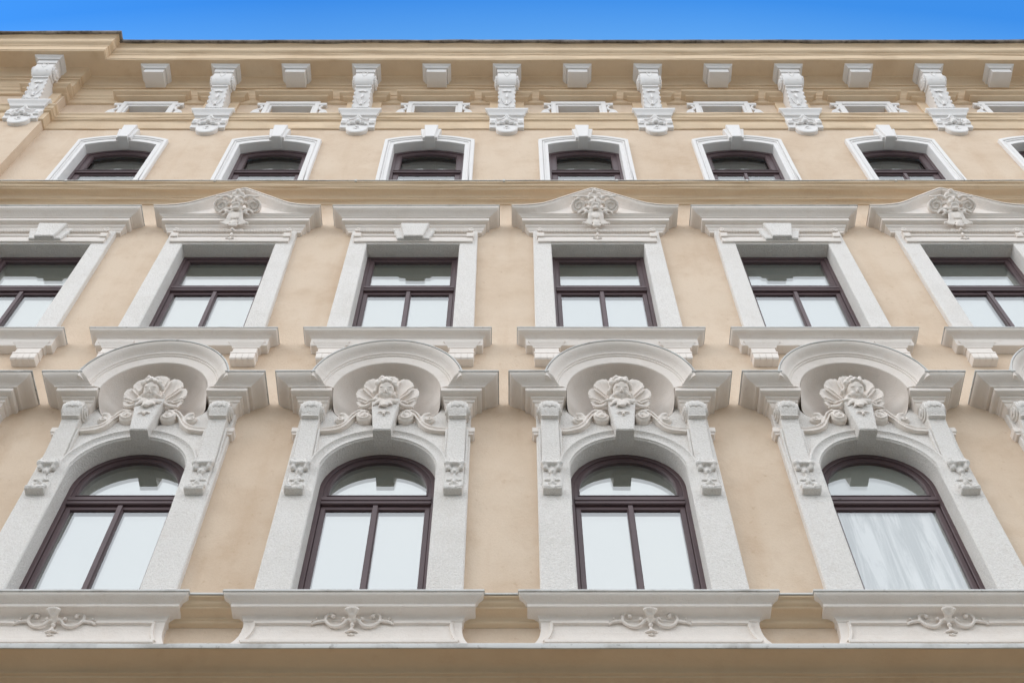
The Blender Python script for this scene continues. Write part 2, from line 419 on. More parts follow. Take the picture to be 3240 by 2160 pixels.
strc = [(-.01, 22.84), (.125, 22.835), (.13, 22.82), (.125, 22.80)] + cyma(.12, 22.79, .07, 22.69) + [(.065, 22.68), (.075, 22.67), (.08, 22.65), (.07, 22.63), (.04, 22.62), (.035, 22.60), (.032, 22.58), (.032, 22.31), (.025, 22.30), (-.01, 22.295)]
put('string_course', MB().run(RIS, strc, amp=.010, seed=2).mesh('string_course', M_mould, 40, jitter=0), B)
ledge = [(-.01, 19.31), (.30, 19.295), (.305, 19.28), (.30, 19.265)] + cyma(.295, 19.262, .235, 19.205) + [(.228, 19.20), (.228, 19.182), (.21, 19.175)] + cove(.205, 19.175, .10, 19.135) + [(.09, 19.13), (.085, 19.11)] + cove(.08, 19.11, .02, 19.07, 3) + [(-.01, 19.065)]
LG = put('floor_ledge', MB().run(STR, ledge, amp=.009, seed=3).mesh('floor_ledge', M_mould, 40, jitter=0), B)
put('flashing', seams(MB().run(STR, [(-.01, 19.325), (.315, 19.308), (.318, 19.29), (.309, 19.287), (.306, 19.30)], step=.12, amp=.005, seed=3), 19.30, .322, -13.2).mesh('ledge_flashing', M_metal, 40, jitter=.002), LG)
cg = [(-.01, 10.07), (.235, 10.055), (.235, 10.03)] + cyma(.23, 10.03, .165, 9.985) + [(.16, 9.98), (.16, 9.965), (.145, 9.96)] + cove(.14, 9.96, .06, 9.93) + [(.05, 9.925), (.045, 9.90), (.02, 9.885), (-.01, 9.88)]
CG = put('sill_course', MB().run(STR, cg, amp=.004, seed=4).mesh('sill_course', M_mould, 40, jitter=0), B)
put('flashing', MB().run(STR, [(-.01, 10.085), (.245, 10.07), (.249, 10.05), (.240, 10.045), (.237, 10.062)], step=.12, amp=.003, seed=4).mesh('sill_flashing', M_metal, 40, jitter=.002), CG)
lc = [(-.01, 9.26), (.41, 9.235), (.415, 9.215), (.41, 9.20)] + cove(.405, 9.20, .215, 9.155) + [(.21, 9.15), (.205, 9.135), (.18, 9.13), (.175, 9.115), (.155, 9.11), (.13, 9.10), (.125, 9.075), (.05, 9.06), (.045, 9.03), (-.01, 9.02)]
LCN = put('lower_cornice', MB().run(STR, lc, amp=.004, seed=5).mesh('lower_cornice', M_mould, 40, jitter=0), B)
put('flashing', MB().run(STR, [(-.01, 9.275), (.425, 9.250), (.432, 9.232), (.428, 9.196), (.418, 9.194)], step=.14, amp=.004, seed=5).mesh('lower_flashing', M_metal, 40, jitter=.002), LCN)

def pane(loop, p):
    """insulating glass unit: outer and inner sheet 24 mm apart"""
    me = MB().plate(loop, [], p, p - .004, 0, sides=False).plate(loop, [], p - .024, p - .03, 0, sides=False).mesh('pane', G_outer, jitter=0)
    me.materials.append(G_clear)
    for f in me.polygons: f.material_index = 0 if f.center.y < -p + .012 else 1
    return me
def pane_variant(me, mt):
    q = me.copy(); q.materials[1] = mt; return q
# windows --------------------------------------------------------------------------
FP = -.135
def ring(out, inn, pf, pb, c=.006): return MB().plate(out, [inn], pf, pb, c)
def window(c, lvl, i, shared={}):
    single = (lvl == 1 and i == 4) or (lvl == 3 and i < 4)
    late = (lvl == 2 and i >= 4) or (lvl == 1 and i == 4)
    key = (lvl, single, late)
    if key not in shared:
        P = {}
        if lvl == 1:
            H = lambda d, zb=0: arch(L1['hw'] + .015, 10.0, L1['zs'], L1['rise'] + .015, d, zb=zb)
            zt, half = (11.955, 11.83), .505
        elif lvl == 2:
            H = lambda d, zb=0: rect(-.67 + d, .67 - d, 14.8 + zb, 17.575 - d)
            zt, half = (16.65, 16.52), .545
        else:
            H = lambda d, zb=0: arch(.615, 19.25, L3['zs'], .185, d, zb=zb)
            zt, half = (20.765, 20.67), .46
        PD = .085 if lvl == 3 else .042; lr = .035 if lvl == 3 else .055
        f0 = .05; f1 = .625 - half if lvl == 1 else (.67 - half if lvl == 2 else .615 - half)
        fr = ring(H(0), H(f0 + .012, .06), FP, FP - .09)
        hh = abs(H(f0 + .012)[0][0])
        fr.cbox(-hh, hh, FP - .08, FP + .018, zt[1] - .0, zt[0], .01)
        fr.box(-hh, hh, FP - .07, FP + .028, zt[1] + .052, zt[1] + .062)
        P['frame'] = fr.mesh('frame', M_frame, 30, jitter=.0008)
        # top sash: clip the head outline at the transom
        def head(d):
            o = [q for q in H(d) if q[1] > zt[0] + .02]; lo = zt[0] + (d - f0) * .9
            h = abs(H(d)[0][0]); return [(-h, lo), (h, lo)] + o
        us = MB().plate(head(f0), [head(f1)], FP - .018, FP - .07, .008)
        us.plate(head(f1 - .018), [head(f1 - .008)], FP - .010, FP - .06, .002)
        P['upper'] = us.mesh('upper_sash', M_frame, 30, jitter=.0006)
        P['upper_pane'] = pane(head(f1 - .01), FP - PD)
        z0 = {1: 10.06, 2: 14.86, 3: 19.31}[lvl]; z1 = zt[1] - .002
        if single:
            sp = [(-hh, hh)]
        else: sp = [(-hh, -.0012), (.0012, hh)]
        ls = []; lp = []
        for a, b in sp:
            wl = hh - half if a < -.1 else .034; wr = hh - half if b > .1 else .034
            ls.append(MB().plate(rect(a, b, z0, z1), [rect(a + wl, b - wr, z0 + .06, z1 - lr)], FP - .018, FP - .07, .008).mesh('sash', M_frame, 30, jitter=.0006))
            lp.append(pane(rect(a + wl - .01, b - wr + .01, z0 + .05, z1 - lr + .01), FP - (.026 if lvl == 3 else .04)))
        P['ls'] = ls; P['lp'] = lp
        P['mull'] = None if single else MB().cbox(-.024, .024, FP - .03, FP + .004, z0, z1, .007).mesh('mullion', M_frame, 30, jitter=0)
        P['slots'] = None
        if late or (lvl == 3 and i < 2):
            sl = MB()
            for sx in (-1, 1): sl.box(sx * (half - .06) - .018, sx * (half - .06) + .018, FP, FP + .0195, zt[1] + .075, zt[1] + .083)
            P['slots'] = sl.mesh('drain_slot', mat('black_plastic', (.01, .01, .01), .6), jitter=0)
        shared[key] = P
    P = shared[key]
    lab = None
    if lvl == 1 and i == 4: lab = 'arched window with one undivided lower pane behind streaky white protective film'
    wn = put('arched_window' if lvl == 1 else 'window', P['frame'], B, c, lab)
    put('upper_sash', P['upper'], wn)
    if P['slots']: put('drain_slots', P['slots'], wn)
    up = P['upper_pane']; lo = P['lp']
    if lvl == 1 and i == 4: up = pane_variant(up, G_milky); lo = [pane_variant(q, G_film) for q in lo]
    if lvl == 2 and i >= 4: up = pane_variant(up, G_slight)
    if lvl == 3: up = pane_variant(up, G_dark)
    put('pane', up, wn)
    for a in P['ls']: put('casement_sash', a, wn)
    for a in lo: put('pane', a, wn)
    if P['mull']: put('mullion', P['mull'], wn)

for i, c in enumerate(BAYS):
    for lvl in (1, 2, 3): window(c, lvl, i)

# dark rooms closing the openings behind the glass
dk = mat('dark_room', (.02, .02, .02))

# upper storey surrounds -----------------------------------------------------------
m = MB()
o3 = arch(.765, 19.25, 21.70, .20)
m.plate(o3, [arch(.60, 19.29, L3['zs'], .17)], .035, -.32, .006)
m3 = [(.70, .0), (.665, .0)]
m.plate(arch(.762, 19.252, 21.70, .20), [arch(.70, 19.252, 21.64, .19)], .062, .03, .008)
m.plate(arch(.690, 19.252, 21.63, .188), [arch(.665, 19.252, 21.60, .184)], .05, .03, .006)
mk = MB()
def trap(xb, xt, z0, z1, pb, pf, c=.008, pt=None):
    q = MB(); q.plate([(-xb, z0), (xb, z0), (xt, z1), (-xt, z1)], [], pf, pb, c)
    if pt is not None:
        for v in q.v:
            if v.y < -(pb + .01): v.y -= (pt - pf) * (v.z - z0) / (z1 - z0)
    return q
def join(*ms):
    r = MB()
    for q in ms: r.add(q.v, q.f)
    return r
ME3 = m.mesh('window_surround', M_clean, 30, jitter=.004)
K3 = join(trap(.082, .118, 21.66, 22.21, -.1, .13, .01), trap(.125, .178, 21.70, 22.10, -.02, .095, .01)).mesh('keystone', M_clean, 30, jitter=.003)
SO3 = MB().plate(arch(.60, 21.3, L3['zs'], .17), [], -.22, -.23, 0)

# middle storey ---------------------------------------------------------------------
m = MB().plate([(-.925, 14.7), (.925, 14.7), (.905, 18.02), (-.905, 18.02)], [rect(-.655, .655, 14.76, 17.56)], .075, -.32, .01)
ME2 = m.mesh('window_surround', M_white, 30, jitter=.005)
lin = MB().sweep(-.84, .84, [(.098, 17.72, 0), (.108, 17.71, 0), (.108, 17.60, 0), (.103, 17.585, 0), (.08, 17.58, -.004)], back=.06)
lin.sweep(-.80, .80, [(.10, 17.79, 0), (.122, 17.782, 0), (.122, 17.758, 0), (.105, 17.74, 0)], back=.06)
for sx in (-1, 1):
    lin.sweep(sx * .80 - .05, sx * .80 + .05, [(.10, 17.80, 0), (.14, 17.79, 0), (.14, 17.73, 0), (.13, 17.70, 0)], back=.06)
for k in range(80):
    x = -.79 + 1.58 * k / 79; lin.ball(x, .12, 17.862, .024, .031 + .004 * (k % 2), .026 + .003 * (k % 2), 4)
for sx in (-1, 1):
    lin.spiral(sx * .815, .14, 17.87, .04, 1.2, 90, sx, .026, n=10)
lin.sweep(-.84, .84, [(.085, 17.90, 0), (.105, 17.89, 0), (.105, 17.83, 0), (.09, 17.82, 0)], back=.06)
LIN = lin.mesh('lintel_moulding', M_cast, 40, jitter=.004)
H2P = [(.318, 18.325, .275), (.322, 18.315, .275), (.318, 18.295, .272), (.305, 18.275, .262), (.27, 18.255, .235), (.24, 18.235, .20), (.222, 18.215, .17), (.205, 18.205, .15), (.205, 18.19, .15),
       (.19, 18.185, .135), (.19, 18.115, .135), (.178, 18.105, .125), (.13, 18.095, .09), (.12, 18.06, .085), (.10, 18.045, .07), (.09, 18.01, .06), (.07, 17.99, .04), (.065, 17.96, .035), (.0, 17.95, .0)]
HB = .93
h2 = MB().sweep(-HB, HB, [(.30, 18.335, .262)] + H2P, back=-.02)
H2 = h2.mesh('window_hood', M_cast, 35, jitter=.006)
F2 = MB().sweep(-HB, HB, [(.20, 18.36, .24), (.33, 18.345, .283), (.333, 18.325, .286), (.322, 18.32, .278)], back=-.02).mesh('flashing', M_metal, 35, jitter=.004)
K2 = join(trap(.135, .205, 17.60, 18.02, .05, .19, .012), trap(.225, .315, 17.60, 17.93, .05, .145, .012)).mesh('keystone', M_white, 30, jitter=.004)
# curved hood
ogee = [(1.207, 18.325), (1.05, 18.325), (.90, 18.345), (.75, 18.40), (.60, 18.50), (.45, 18.625), (.33, 18.715), (.22, 18.80), (.12, 18.872), (.03, 18.937)]
xs = [-a for a, b in ogee] + [0] + [a for a, b in ogee[::-1]]; zs = [b for a, b in ogee] + [18.95] + [b for a, b in ogee[::-1]]
def top(x):
    for k in range(len(xs) - 1):
        if xs[k] <= x <= xs[k + 1]: return zs[k] + (zs[k + 1] - zs[k]) * (x - xs[k]) / (xs[k + 1] - xs[k])
    return 18.325
h2c = MB().sweep(-HB, HB, H2P[5:], back=-.02)
nx = 64; rows = []
for k in range(nx + 1):
    x = -1 + 2 * k / nx; X = x * 1.206; T = top(X); ri = T - 18.325
    lip = [(-.02, T + .012), (.318, T + .008), (.322, T - .008), (.318, T - .028)]
    body = [(.300 - ri * .04, T - .045), (.262 - ri * .12, T - .055 - ri * .02), (.225 - ri * .10, T - .075 - ri * .12), (.215, 18.24 + ri * .12), (.24, 18.23)]
    pr = [(X, p, z) for p, z in lip] + [(x * (1.206 - .275 + (.275 - (.322 - p) * 0.95)), p, z) for p, z in body]
    rows.append(pr)
n0 = len(rows[0]); vs = [(x, -p, z) for r in rows for x, p, z in r]
h2c.add(vs, [(k * n0 + j, (k + 1) * n0 + j, (k + 1) * n0 + j + 1, k * n0 + j + 1) for k in range(nx) for j in range(n0 - 1)])
for sx in (-1, 1):
    r = rows[0] if sx < 0 else rows[-1]
    h2c.add([(x, -p, z) for x, p, z in r] + [(x, .02, z) for x, p, z in r], [(j, j + 1, n0 + j + 1, n0 + j) for j in range(n0 - 1)])
H2C = h2c.mesh('curved_window_hood', M_cast, 35, jitter=.005)
vs = []; fs = []
for k in range(nx + 1):
    X = (-1 + 2 * k / nx) * 1.215; T = top(X)
    vs += [(X, .02, T + .03), (X, -.334, T + .022), (X, -.337, T - .0), (X, -.325, T - .004)]
fs = [(k * 4 + j, (k + 1) * 4 + j, (k + 1) * 4 + j + 1, k * 4 + j + 1) for k in range(nx) for j in range(3)]
F2C = MB().add(vs, fs).mesh('flashing', M_cast, 35, jitter=.003)
# mask ornament of the curved hood
o = MB()
for sx in (-1, 1):
    o.worm([(sx * .0, .12, 17.90), (sx * .04, .125, 17.885), (sx * .09, .14, 17.87), (sx * .13, .14, 17.88)], .020, .015, 8)
    for k_ in range(4): o.worm([(sx * (.085 - .016 * k_), .275, 18.24), (sx * (.10 - .018 * k_), .25, 18.15), (sx * (.115 - .018 * k_), .21, 18.06), (sx * (.175 - .030 * k_), .185, 18.0 - .012 * k_)], .015, .019, 16)
    o.ball(sx * .18, .185, 18.01, .026, .026, .026); o.ball(sx * .045, .115, 17.66, .024, .016, .012); o.ball(sx * .13, .275, 18.22, .03, .028, .035); o.ball(sx * .165, .27, 18.26, .026, .028, .026)
for sx in (-1, 1):
    o.worm([(sx * .05, .295, 18.27), (sx * .12, .29, 18.29), (sx * .19, .275, 18.26), (sx * .245, .26, 18.21)], .026, .016, 14)
    o.worm([(sx * .06, .28, 18.22), (sx * .13, .265, 18.20), (sx * .19, .25, 18.17)], .022, .013, 10)
o.ball(0, .245, 18.16, .07, .035, .12); o.ball(0, .20, 18.03, .055, .03, .10); o.ball(0, .185, 17.95, .062, .026, .05)
o.ball(0, .14, 17.87, .03, .035, .03); o.ball(0, .12, 17.77, .024, .026, .05); o.ball(0, .115, 17.66, .018, .022, .045)
hd0 = MB(); fc = MB(); pz, pp = 18.36, .30
fc.ball(0, pp - .01, pz + .02, .095, .07, .13); fc.ball(0, pp + .0, pz - .075, .065, .05, .06)
for sx in (-1, 1):
    hd0.ball(sx * .235, pp - .03, pz + .0, .118, .034, .118, 10)
    hd0.spiral(sx * .235, pp + .008, pz, .108, 1.9, 90, -sx, .019, 0, 60)
    hd0.worm([(sx * .10, pp, pz + .12), (sx * .16, pp, pz + .15), (sx * .23, pp, pz + .145), (sx * .31, pp - .01, pz + .15)], .024, .018, 12)
    hd0.worm([(sx * .09, pp, pz - .08), (sx * .14, pp - .02, pz - .12), (sx * .17, pp - .03, pz - .15)], .03, .032, 8)
    hd0.ball(sx * .06, pp - .02, pz + .175, .042, .034, .042); hd0.ball(sx * .12, pp - .02, pz + .13, .04); hd0.ball(sx * .14, pp + .0, pz - .05, .03); hd0.ball(sx * .12, pp + .0, pz + .04, .03)
    fc.worm([(sx * .012, pp + .06, pz + .06), (sx * .05, pp + .06, pz + .085), (sx * .095, pp + .03, pz + .065)], .015, .012, 8)
    fc.ball(sx * .048, pp + .045, pz + .03, .018, .018, .012); fc.ball(sx * .058, pp + .035, pz - .02, .036, .034, .036)
    fc.worm([(0, pp + .055, pz - .055), (sx * .04, pp + .052, pz - .062), (sx * .052, pp + .04, pz - .10)], .012, .012, 8)
fc.ball(0, pp + .075, pz + .015, .019, .026, .042); fc.ball(0, pp + .03, pz - .125, .05, .03, .024); fc.ball(0, pp + .0, pz + .14, .06, .05, .055)
hd0.ball(0, pp - .02, pz + .235, .042)
tilt(hd0, pp, pz, 50); tilt(fc, pp, pz, 22)
for v in fc.v: v.y -= .045
o = join(o, hd0, fc)
MASK = o.mesh('mask_ornament', M_cast, jitter=.004, remesh=.0085)
# sill
SB = .915
S2P = [(.222, 14.875, .215), (.230, 14.865, .225), (.226, 14.848, .222), (.21, 14.83, .21), (.175, 14.815, .175), (.15, 14.80, .15), (.135, 14.79, .135), (.125, 14.782, .13), (.125, 14.655, .13), (.115, 14.64, .12), (.0, 14.635, .10)]
sl = MB().sweep(-SB, SB, S2P)
for sx in (-1, 1):
    x = sx * .79
    sl.sweep(x - .15, x + .15, [(.135, 14.72, .065), (.148, 14.70, .075), (.146, 14.685, .07), (.130, 14.665, .05), (.128, 14.655, .045), (.112, 14.635, .025), (.108, 14.60, .012)], back=0)
S2 = sl.mesh('window_sill', M_cast, 35, jitter=.005)
SF2 = MB().sweep(-SB, SB, [(.10, 14.90, .16), (.236, 14.888, .23), (.240, 14.868, .235), (.229, 14.864, .224)]).mesh('flashing', M_metal, 35, jitter=.003)
cb = MB().sweep(-.145, .145, [(.10, 14.60, 0), (.105, 14.50, 0), (.12, 14.485, .012), (.12, 14.46, .012), (.10, 14.45, 0), (.095, 14.34, 0)], back=-.01)
for k in range(4):
    x = -.1125 + .075 * k
    cb.sweep(x - .034, x + .034, [(.10, 14.455, -.01), (.118, 14.447, 0), (.125, 14.43, .002), (.12, 14.35, .002), (.105, 14.335, 0)], back=0)
CB2 = cb.mesh('sill_corbel', M_cast, 35, jitter=.003)

# lower storey ----------------------------------------------------------------------
NZ, NR = 13.33, .60
def low(a): return NZ + .36 * math.sin(a)
outl = [(-.955, 9.95), (.955, 9.95), (.945, 12.77), (.94, 13.34), (.60, 13.34)]
outl += [(NR * math.cos(R(-a)), low(R(-a))) for a in range(3, 178, 7)] + [(-.60, 13.34), (-.94, 13.34), (-.945, 12.77)]
m = MB().plate(outl, [arch(L1['hw'], 10.0, L1['zs'], L1['rise'], n=44)], .08, -.32, .012)
ME1 = m.mesh('arched_window_surround', M_white, 30, jitter=.005)
# ring moulding round the arch, dying out down the jambs
rg = MB(); pts = []
for k in range(6): pts.append((.0, 11.75 + .06 * k, 180, k / 6))
rp = [(.615, .07), (.625, .095), (.66, .088), (.70, .10), (.712, .122), (.728, .122), (.738, .10), (.74, .07)]
rg.arc(0, L1['zs'], rp, 12, 168, 52)
for sx in (-1, 1):
    vs = []; n = 7
    for k in range(n + 1):
        t = k / n; a = R(12); kk = 1 - t
        for r, p in rp: vs.append((sx * (r - .005 * t - (r * (1 - math.cos(a))) * (1 - t) * 1.0), -(.075 + (p - .075) * (1 - t) ** 1.2), L1['zs'] + r * math.sin(a) * (1 - t) - .55 * t))
    nn = len(rp); rg.add(vs, [(k * nn + j, (k + 1) * nn + j, (k + 1) * nn + j + 1, k * nn + j + 1) for k in range(n) for j in range(nn - 1)])
RING = rg.mesh('arch_moulding', M_white, 60, jitter=.003)
# neck band at the pilaster heads
nb = []
for sx in (-1, 1):
    a, b = (.905, .97) if sx > 0 else (-.97, -.905)
    nb.append(MB().sweep(a, b, [(.10, 12.885, .01), (.115, 12.875, .02), (.115, 12.80, .02), (.10, 12.79, .01), (.095, 12.765, 0)], back=-.01).mesh('neck_band', M_cast, 35, jitter=.004))
# keystone
KEY = join(trap(.098, .158, 12.705, 13.26, -.02, .205, .012, pt=.25)).mesh('keystone', M_white, 30, jitter=.004)
# niche bowl
bw = MB(); n = 64; mm = 14; vs = []
for i in range(n):
    a = 2 * math.pi * i / n; up = math.sin(a)
    t = max(0, min(1, (up + .30) / .45)); t = t * t * (3 - 2 * t); pr_ = .075 + (.275 - .075) * t
    for j in range(mm):
        q = math.pi / 2 * j / (mm - 1); rr = max(0, math.cos(q)) ** (.80 - .30 * max(0, math.sin(a)))
        z = NZ + rr * math.sin(a) * (.60 if up > 0 else .36)
        ripple = .006 * math.sin(rr * 26) * (1 - rr) * 2
        vs.append((NR * rr * math.cos(a), -(pr_ - (pr_ + .06 + .12 * max(0, up)) * math.sin(q) + ripple), z))
bw.add(vs, [(i * mm + j, ((i + 1) % n) * mm + j, ((i + 1) % n) * mm + j + 1, i * mm + j + 1) for i in range(n) for j in range(mm - 1)])
BOWL = bw.mesh('shell_niche', M_cast, 180, jitter=.003)
# arched hood with two stepped wings
hd = MB()
ap = [(.845, -.02), (.845, .425), (.838, .435), (.825, .43), (.805, .415), (.785, .385), (.765, .35), (.745, .335), (.732, .332), (.728, .318), (.712, .315), (.705, .30), (.66, .297), (.605, .283), (.597, .268), (.597, .0)]
hd.arc(0, 13.355, ap, 6, 174, 64)
WB0, WB1 = .66, .905
WP = [(.425, 13.515, .32), (.436, 13.505, .332), (.433, 13.49, .33), (.42, 13.472, .318), (.39, 13.45, .29), (.355, 13.432, .25), (.335, 13.42, .22), (.325, 13.41, .205), (.315, 13.402, .195), (.315, 13.39, .19)]
WL = [(.302, 13.385, .155, .055), (.302, 13.335, .155, .055), (.29, 13.325, .145, .045), (.235, 13.320, .10, .03), (.23, 13.295, .095, .028), (.205, 13.285, .08, .02), (.20, 13.262, .075, .018), (.18, 13.25, .055, .01), (.17, 13.22, .045, 0), (.13, 13.19, .03, -.01), (.08, 13.17, .0, -.02), (.0, 13.16, .0, -.02)]
for sx in (-1, 1):
    x0, x1 = (WB0, WB1) if sx > 0 else (-WB1, -WB0)
    def ee(eo, ei): return (ei, eo) if sx > 0 else (eo, ei)
    hd.sweep(x0, x1, [(p, z, ee(e, -max(0, min(.16, (z - 13.39) * 1.3)))) for p, z, e in WP])
    hd.sweep(x0, x1, [(p, z, ee(eo, ei)) for p, z, eo, ei in WL])
HOOD = hd.mesh('arched_window_hood', M_cast, 35, jitter=.006)
ff = MB().arc(0, 13.355, [(.845, -.02), (.862, -.02), (.862, .44), (.855, .447), (.843, .446), (.843, .43)], 9.5, 170.5, 64)
for sx in (-1, 1):
    x0, x1 = (.80, WB1) if sx > 0 else (-WB1, -.80)
    e = lambda q: (0, q) if sx > 0 else (q, 0)
    ff.sweep(x0, x1, [(.3, 13.545, e(.30)), (.446, 13.53, e(.342)), (.449, 13.508, e(.345)), (.437, 13.505, e(.334))])
FH = ff.mesh('flashing', M_metal, 35, jitter=.004)
# console
cpf = [(-.02, 13.20), (.20, 13.20), (.245, 13.185), (.27, 13.14), (.272, 13.08), (.262, 13.03), (.238, 12.985), (.222, 12.955), (.232, 12.948), (.232, 12.936), (.185, 12.93), (.162, 12.80), (.138, 12.6), (.118, 12.4), (.108, 12.2), (.102, 11.9), (.102, 11.80), (.13, 11.77), (.165, 11.745), (.165, 11.73), (.155, 11.718), (.08, 11.71), (-.02, 11.70)]
cs_ = MB().side(cpf, -.098, .098, .008)
for dx, rr in ((.112, .105), (.128, .07), (.14, .032)):
    n = 18; vs = [(sx * dx, -(.165 + rr * math.cos(2 * math.pi * k / n)), 13.085 + rr * math.sin(2 * math.pi * k / n)) for sx in (-1, 1) for k in range(n)]
    cs_.add(vs, [(k, (k + 1) % n, n + (k + 1) % n, n + k) for k in range(n)] + [tuple(range(n)), tuple(range(n, 2 * n))])
for sx in (-1, 1):
    cs_.side([(p - .018, z) for p, z in cpf[11:16]] + [(.07, 11.9), (.07, 12.93)], sx * .112 - .012, sx * .112 + .012, .004)
CONS = cs_.mesh('scroll_console', M_white, 30, jitter=.005)
g = MB()
vl = MB()
for k in range(5): vl.ball(-.06 + .03 * k, .272 - abs(k - 2) * .003, 13.10 + .02 * (k % 2), .022, .02, .06, 5)
VLEAF = vl.mesh('volute_leaf', M_white, jitter=.003, remesh=.010)
g.side([(.06, 12.24), (.12, 12.225), (.17, 12.18), (.18, 12.155), (.165, 12.14), (.06, 12.125)], -.08, .08, .01)
for sx in (-1, 1):
    g.ball(sx * .085, .15, 12.16, .034, .04, .04); g.ball(sx * .075, .15, 12.215, .026, .03, .022); g.ball(sx * .07, .13, 12.11, .03, .035, .04)
    g.ball(sx * .052, .108, 11.925, .034, .018, .013); g.ball(sx * .026, .112, 11.95, .013, .018, .03)
    g.ball(sx * .07, .125, 11.80, .034, .038, .03); g.ball(sx * .075, .155, 11.755, .03, .02, .022); g.ball(sx * .035, .16, 11.745, .022, .016, .02)
g.ball(0, .11, 12.08, .045, .03, .06); g.ball(0, .135, 12.035, .026, .03, .026); g.ball(0, .11, 11.99, .02, .025, .04)
g.ball(0, .10, 11.93, .022, .025, .05); g.ball(0, .11, 11.86, .055, .026, .03); g.ball(0, .13, 11.865, .024, .022, .02); g.ball(0, .11, 11.80, .07, .026, .022)
GARL = g.mesh('garland', M_white, jitter=.005, remesh=.010)
# scrolls beside the keystone
s_ = MB()
band = [(.90, 12.83), (.75, 12.82), (.60, 12.825), (.50, 12.855), (.42, 12.93), (.375, 13.03), (.33, 13.11), (.27, 13.155), (.20, 13.145)]
for sx in (-1, 1):
    s_.worm([(sx * x, .085, z) for x, z in band], .036, .036, 50, 1.0)
    for o_ in (-.026, .026): s_.worm([(sx * (x + o_ * .55), .115 + .004 * i_, z + o_ * (1 if i_ < 4 else .5)) for i_, (x, z) in enumerate(band)], .013, .013, 60)
    s_.worm([(sx * .43, .10, 12.93), (sx * .415, .12, 13.02), (sx * .44, .13, 13.09), (sx * .485, .13, 13.105)], .026, .024, 14)
    disc(s_, sx * .225, 13.055, 0, .145, .088); disc(s_, sx * .485, 13.04, 0, .115, .062)
    s_.spiral(sx * .225, .157, 13.055, .074, 1.6, 80, -sx, .0165, n=46)
    s_.spiral(sx * .485, .126, 13.04, .052, 1.3, 80, sx, .015, n=34)
    s_.ball(sx * .225, .15, 13.055, .02, .03, .02)
SCR = s_.mesh('scroll_ornament', M_cast, jitter=.003, remesh=.0068)
# shell
def shell(cx, oz, cz, rx, rz, p_rim, p_in, a0, a1, lobes, thick, depth, nr=12):
    q = MB(); na = lobes * 12; vs = []; rim = []
    for i in range(na + 1):
        a = R(a0 + (a1 - a0) * i / na); ph = (i % 12) / 12 if i < na else 0; lob = abs(math.sin(math.pi * ph))
        ca, sa = math.cos(a), math.sin(a); dz = oz - cz
        A = (ca / rx) ** 2 + (sa / rz) ** 2; Bq = 2 * dz * sa / rz ** 2; C_ = (dz / rz) ** 2 - 1
        rr = (-Bq + math.sqrt(max(0, Bq * Bq - 4 * A * C_))) / (2 * A); rr *= (.905 + .085 * lob ** .6 + .008 * math.sin(ph * 25))
        for j in range(nr + 1):
            t = .1 + .9 * j / nr; p = p_in + (p_rim - p_in) * t ** 2 - depth * (lob ** 1.4) * t * (1 - t ** 4) + depth * .9 * math.exp(-(lob / .38) ** 2) * t * (1 - t ** 5) - depth * .6 * math.exp(-(lob / .12) ** 2) * t + .010 * max(0, t - .8) / .2 * (lob + .5 * math.sin(ph * 31)) - .02 * max(0, t - .94) / .06
            vs.append((cx + rr * t * ca, -p, oz + rr * t * sa))
        for dp, dr in ((-thick, .0), (-thick * 3, -.05), (-9, -.09)):
            p = p_rim + dp if dp > -5 else .03
            vs.append((cx + (rr + dr) * ca, -p, oz + (rr + dr) * sa))
    m_ = nr + 4
    q.add(vs, [(i * m_ + j, (i + 1) * m_ + j, (i + 1) * m_ + j + 1, i * m_ + j + 1) for i in range(na) for j in range(m_ - 1)])
    return q
sh = shell(0, 13.25, 13.425, .358, .345, .185, .125, -38, 218, 9, .022, .030)
for k_ in range(1, 9):
    a_ = R(-38 + 256 / 9 * k_); ox, oz = .0, 13.27
    L_ = (.30, .335, .38, .42)[min(k_ - 1, 8 - k_)]
    for off in (-.011, .011):
        sh.worm([(.10 * math.cos(a_) - off * math.sin(a_), .135, 13.25 + .10 * math.sin(a_) + off * math.cos(a_)), (.22 * math.cos(a_) - off * 1.5 * math.sin(a_), .16, 13.25 + .22 * math.sin(a_) + off * 1.5 * math.cos(a_)), (L_ * math.cos(a_) - off * 2 * math.sin(a_), .175, 13.25 + L_ * math.sin(a_) + off * 2 * math.cos(a_))], .008, .011, 46)
tilt(sh, .15, 13.40, 8)
SHELL = sh.mesh('shell', M_cast, 50, jitter=.004)
# cherub head: skull, cheeks, nose, lips, chin, curls
hh_ = MB(); HX, HP, HZ = 0, .27, 13.325
hh_.ball(HX, HP + .0, HZ + .02, .078, .082, .105, 12); hh_.ball(HX, HP + .012, HZ - .03, .070, .068, .072, 10)
for sx in (-1, 1):
    hh_.ball(sx * .034, HP + .048, HZ - .022, .034, .030, .034); hh_.ball(sx * .034, HP + .066, HZ + .048, .026, .012, .008)
    hh_.ball(sx * .032, HP + .062, HZ + .028, .014, .012, .007)
    hh_.ball(sx * .010, HP + .088, HZ - .010, .009, .010, .007)
hh_.ball(0, HP + .080, HZ + .006, .011, .018, .022); hh_.ball(0, HP + .072, HZ + .03, .009, .012, .018)
hh_.ball(0, HP + .076, HZ - .038, .022, .010, .006); hh_.ball(0, HP + .072, HZ - .052, .018, .010, .007); hh_.ball(0, HP + .056, HZ - .078, .022, .022, .018)
hh_.ball(0, HP - .05, HZ - .12, .05, .06, .07)
grow(hh_, HP, HZ, 1.16); tilt(hh_, HP, HZ, 42)
HEAD = hh_.mesh('cherub_head', M_cast, jitter=.0, remesh=.0055)
hr = MB(); rnd = random.Random(3)
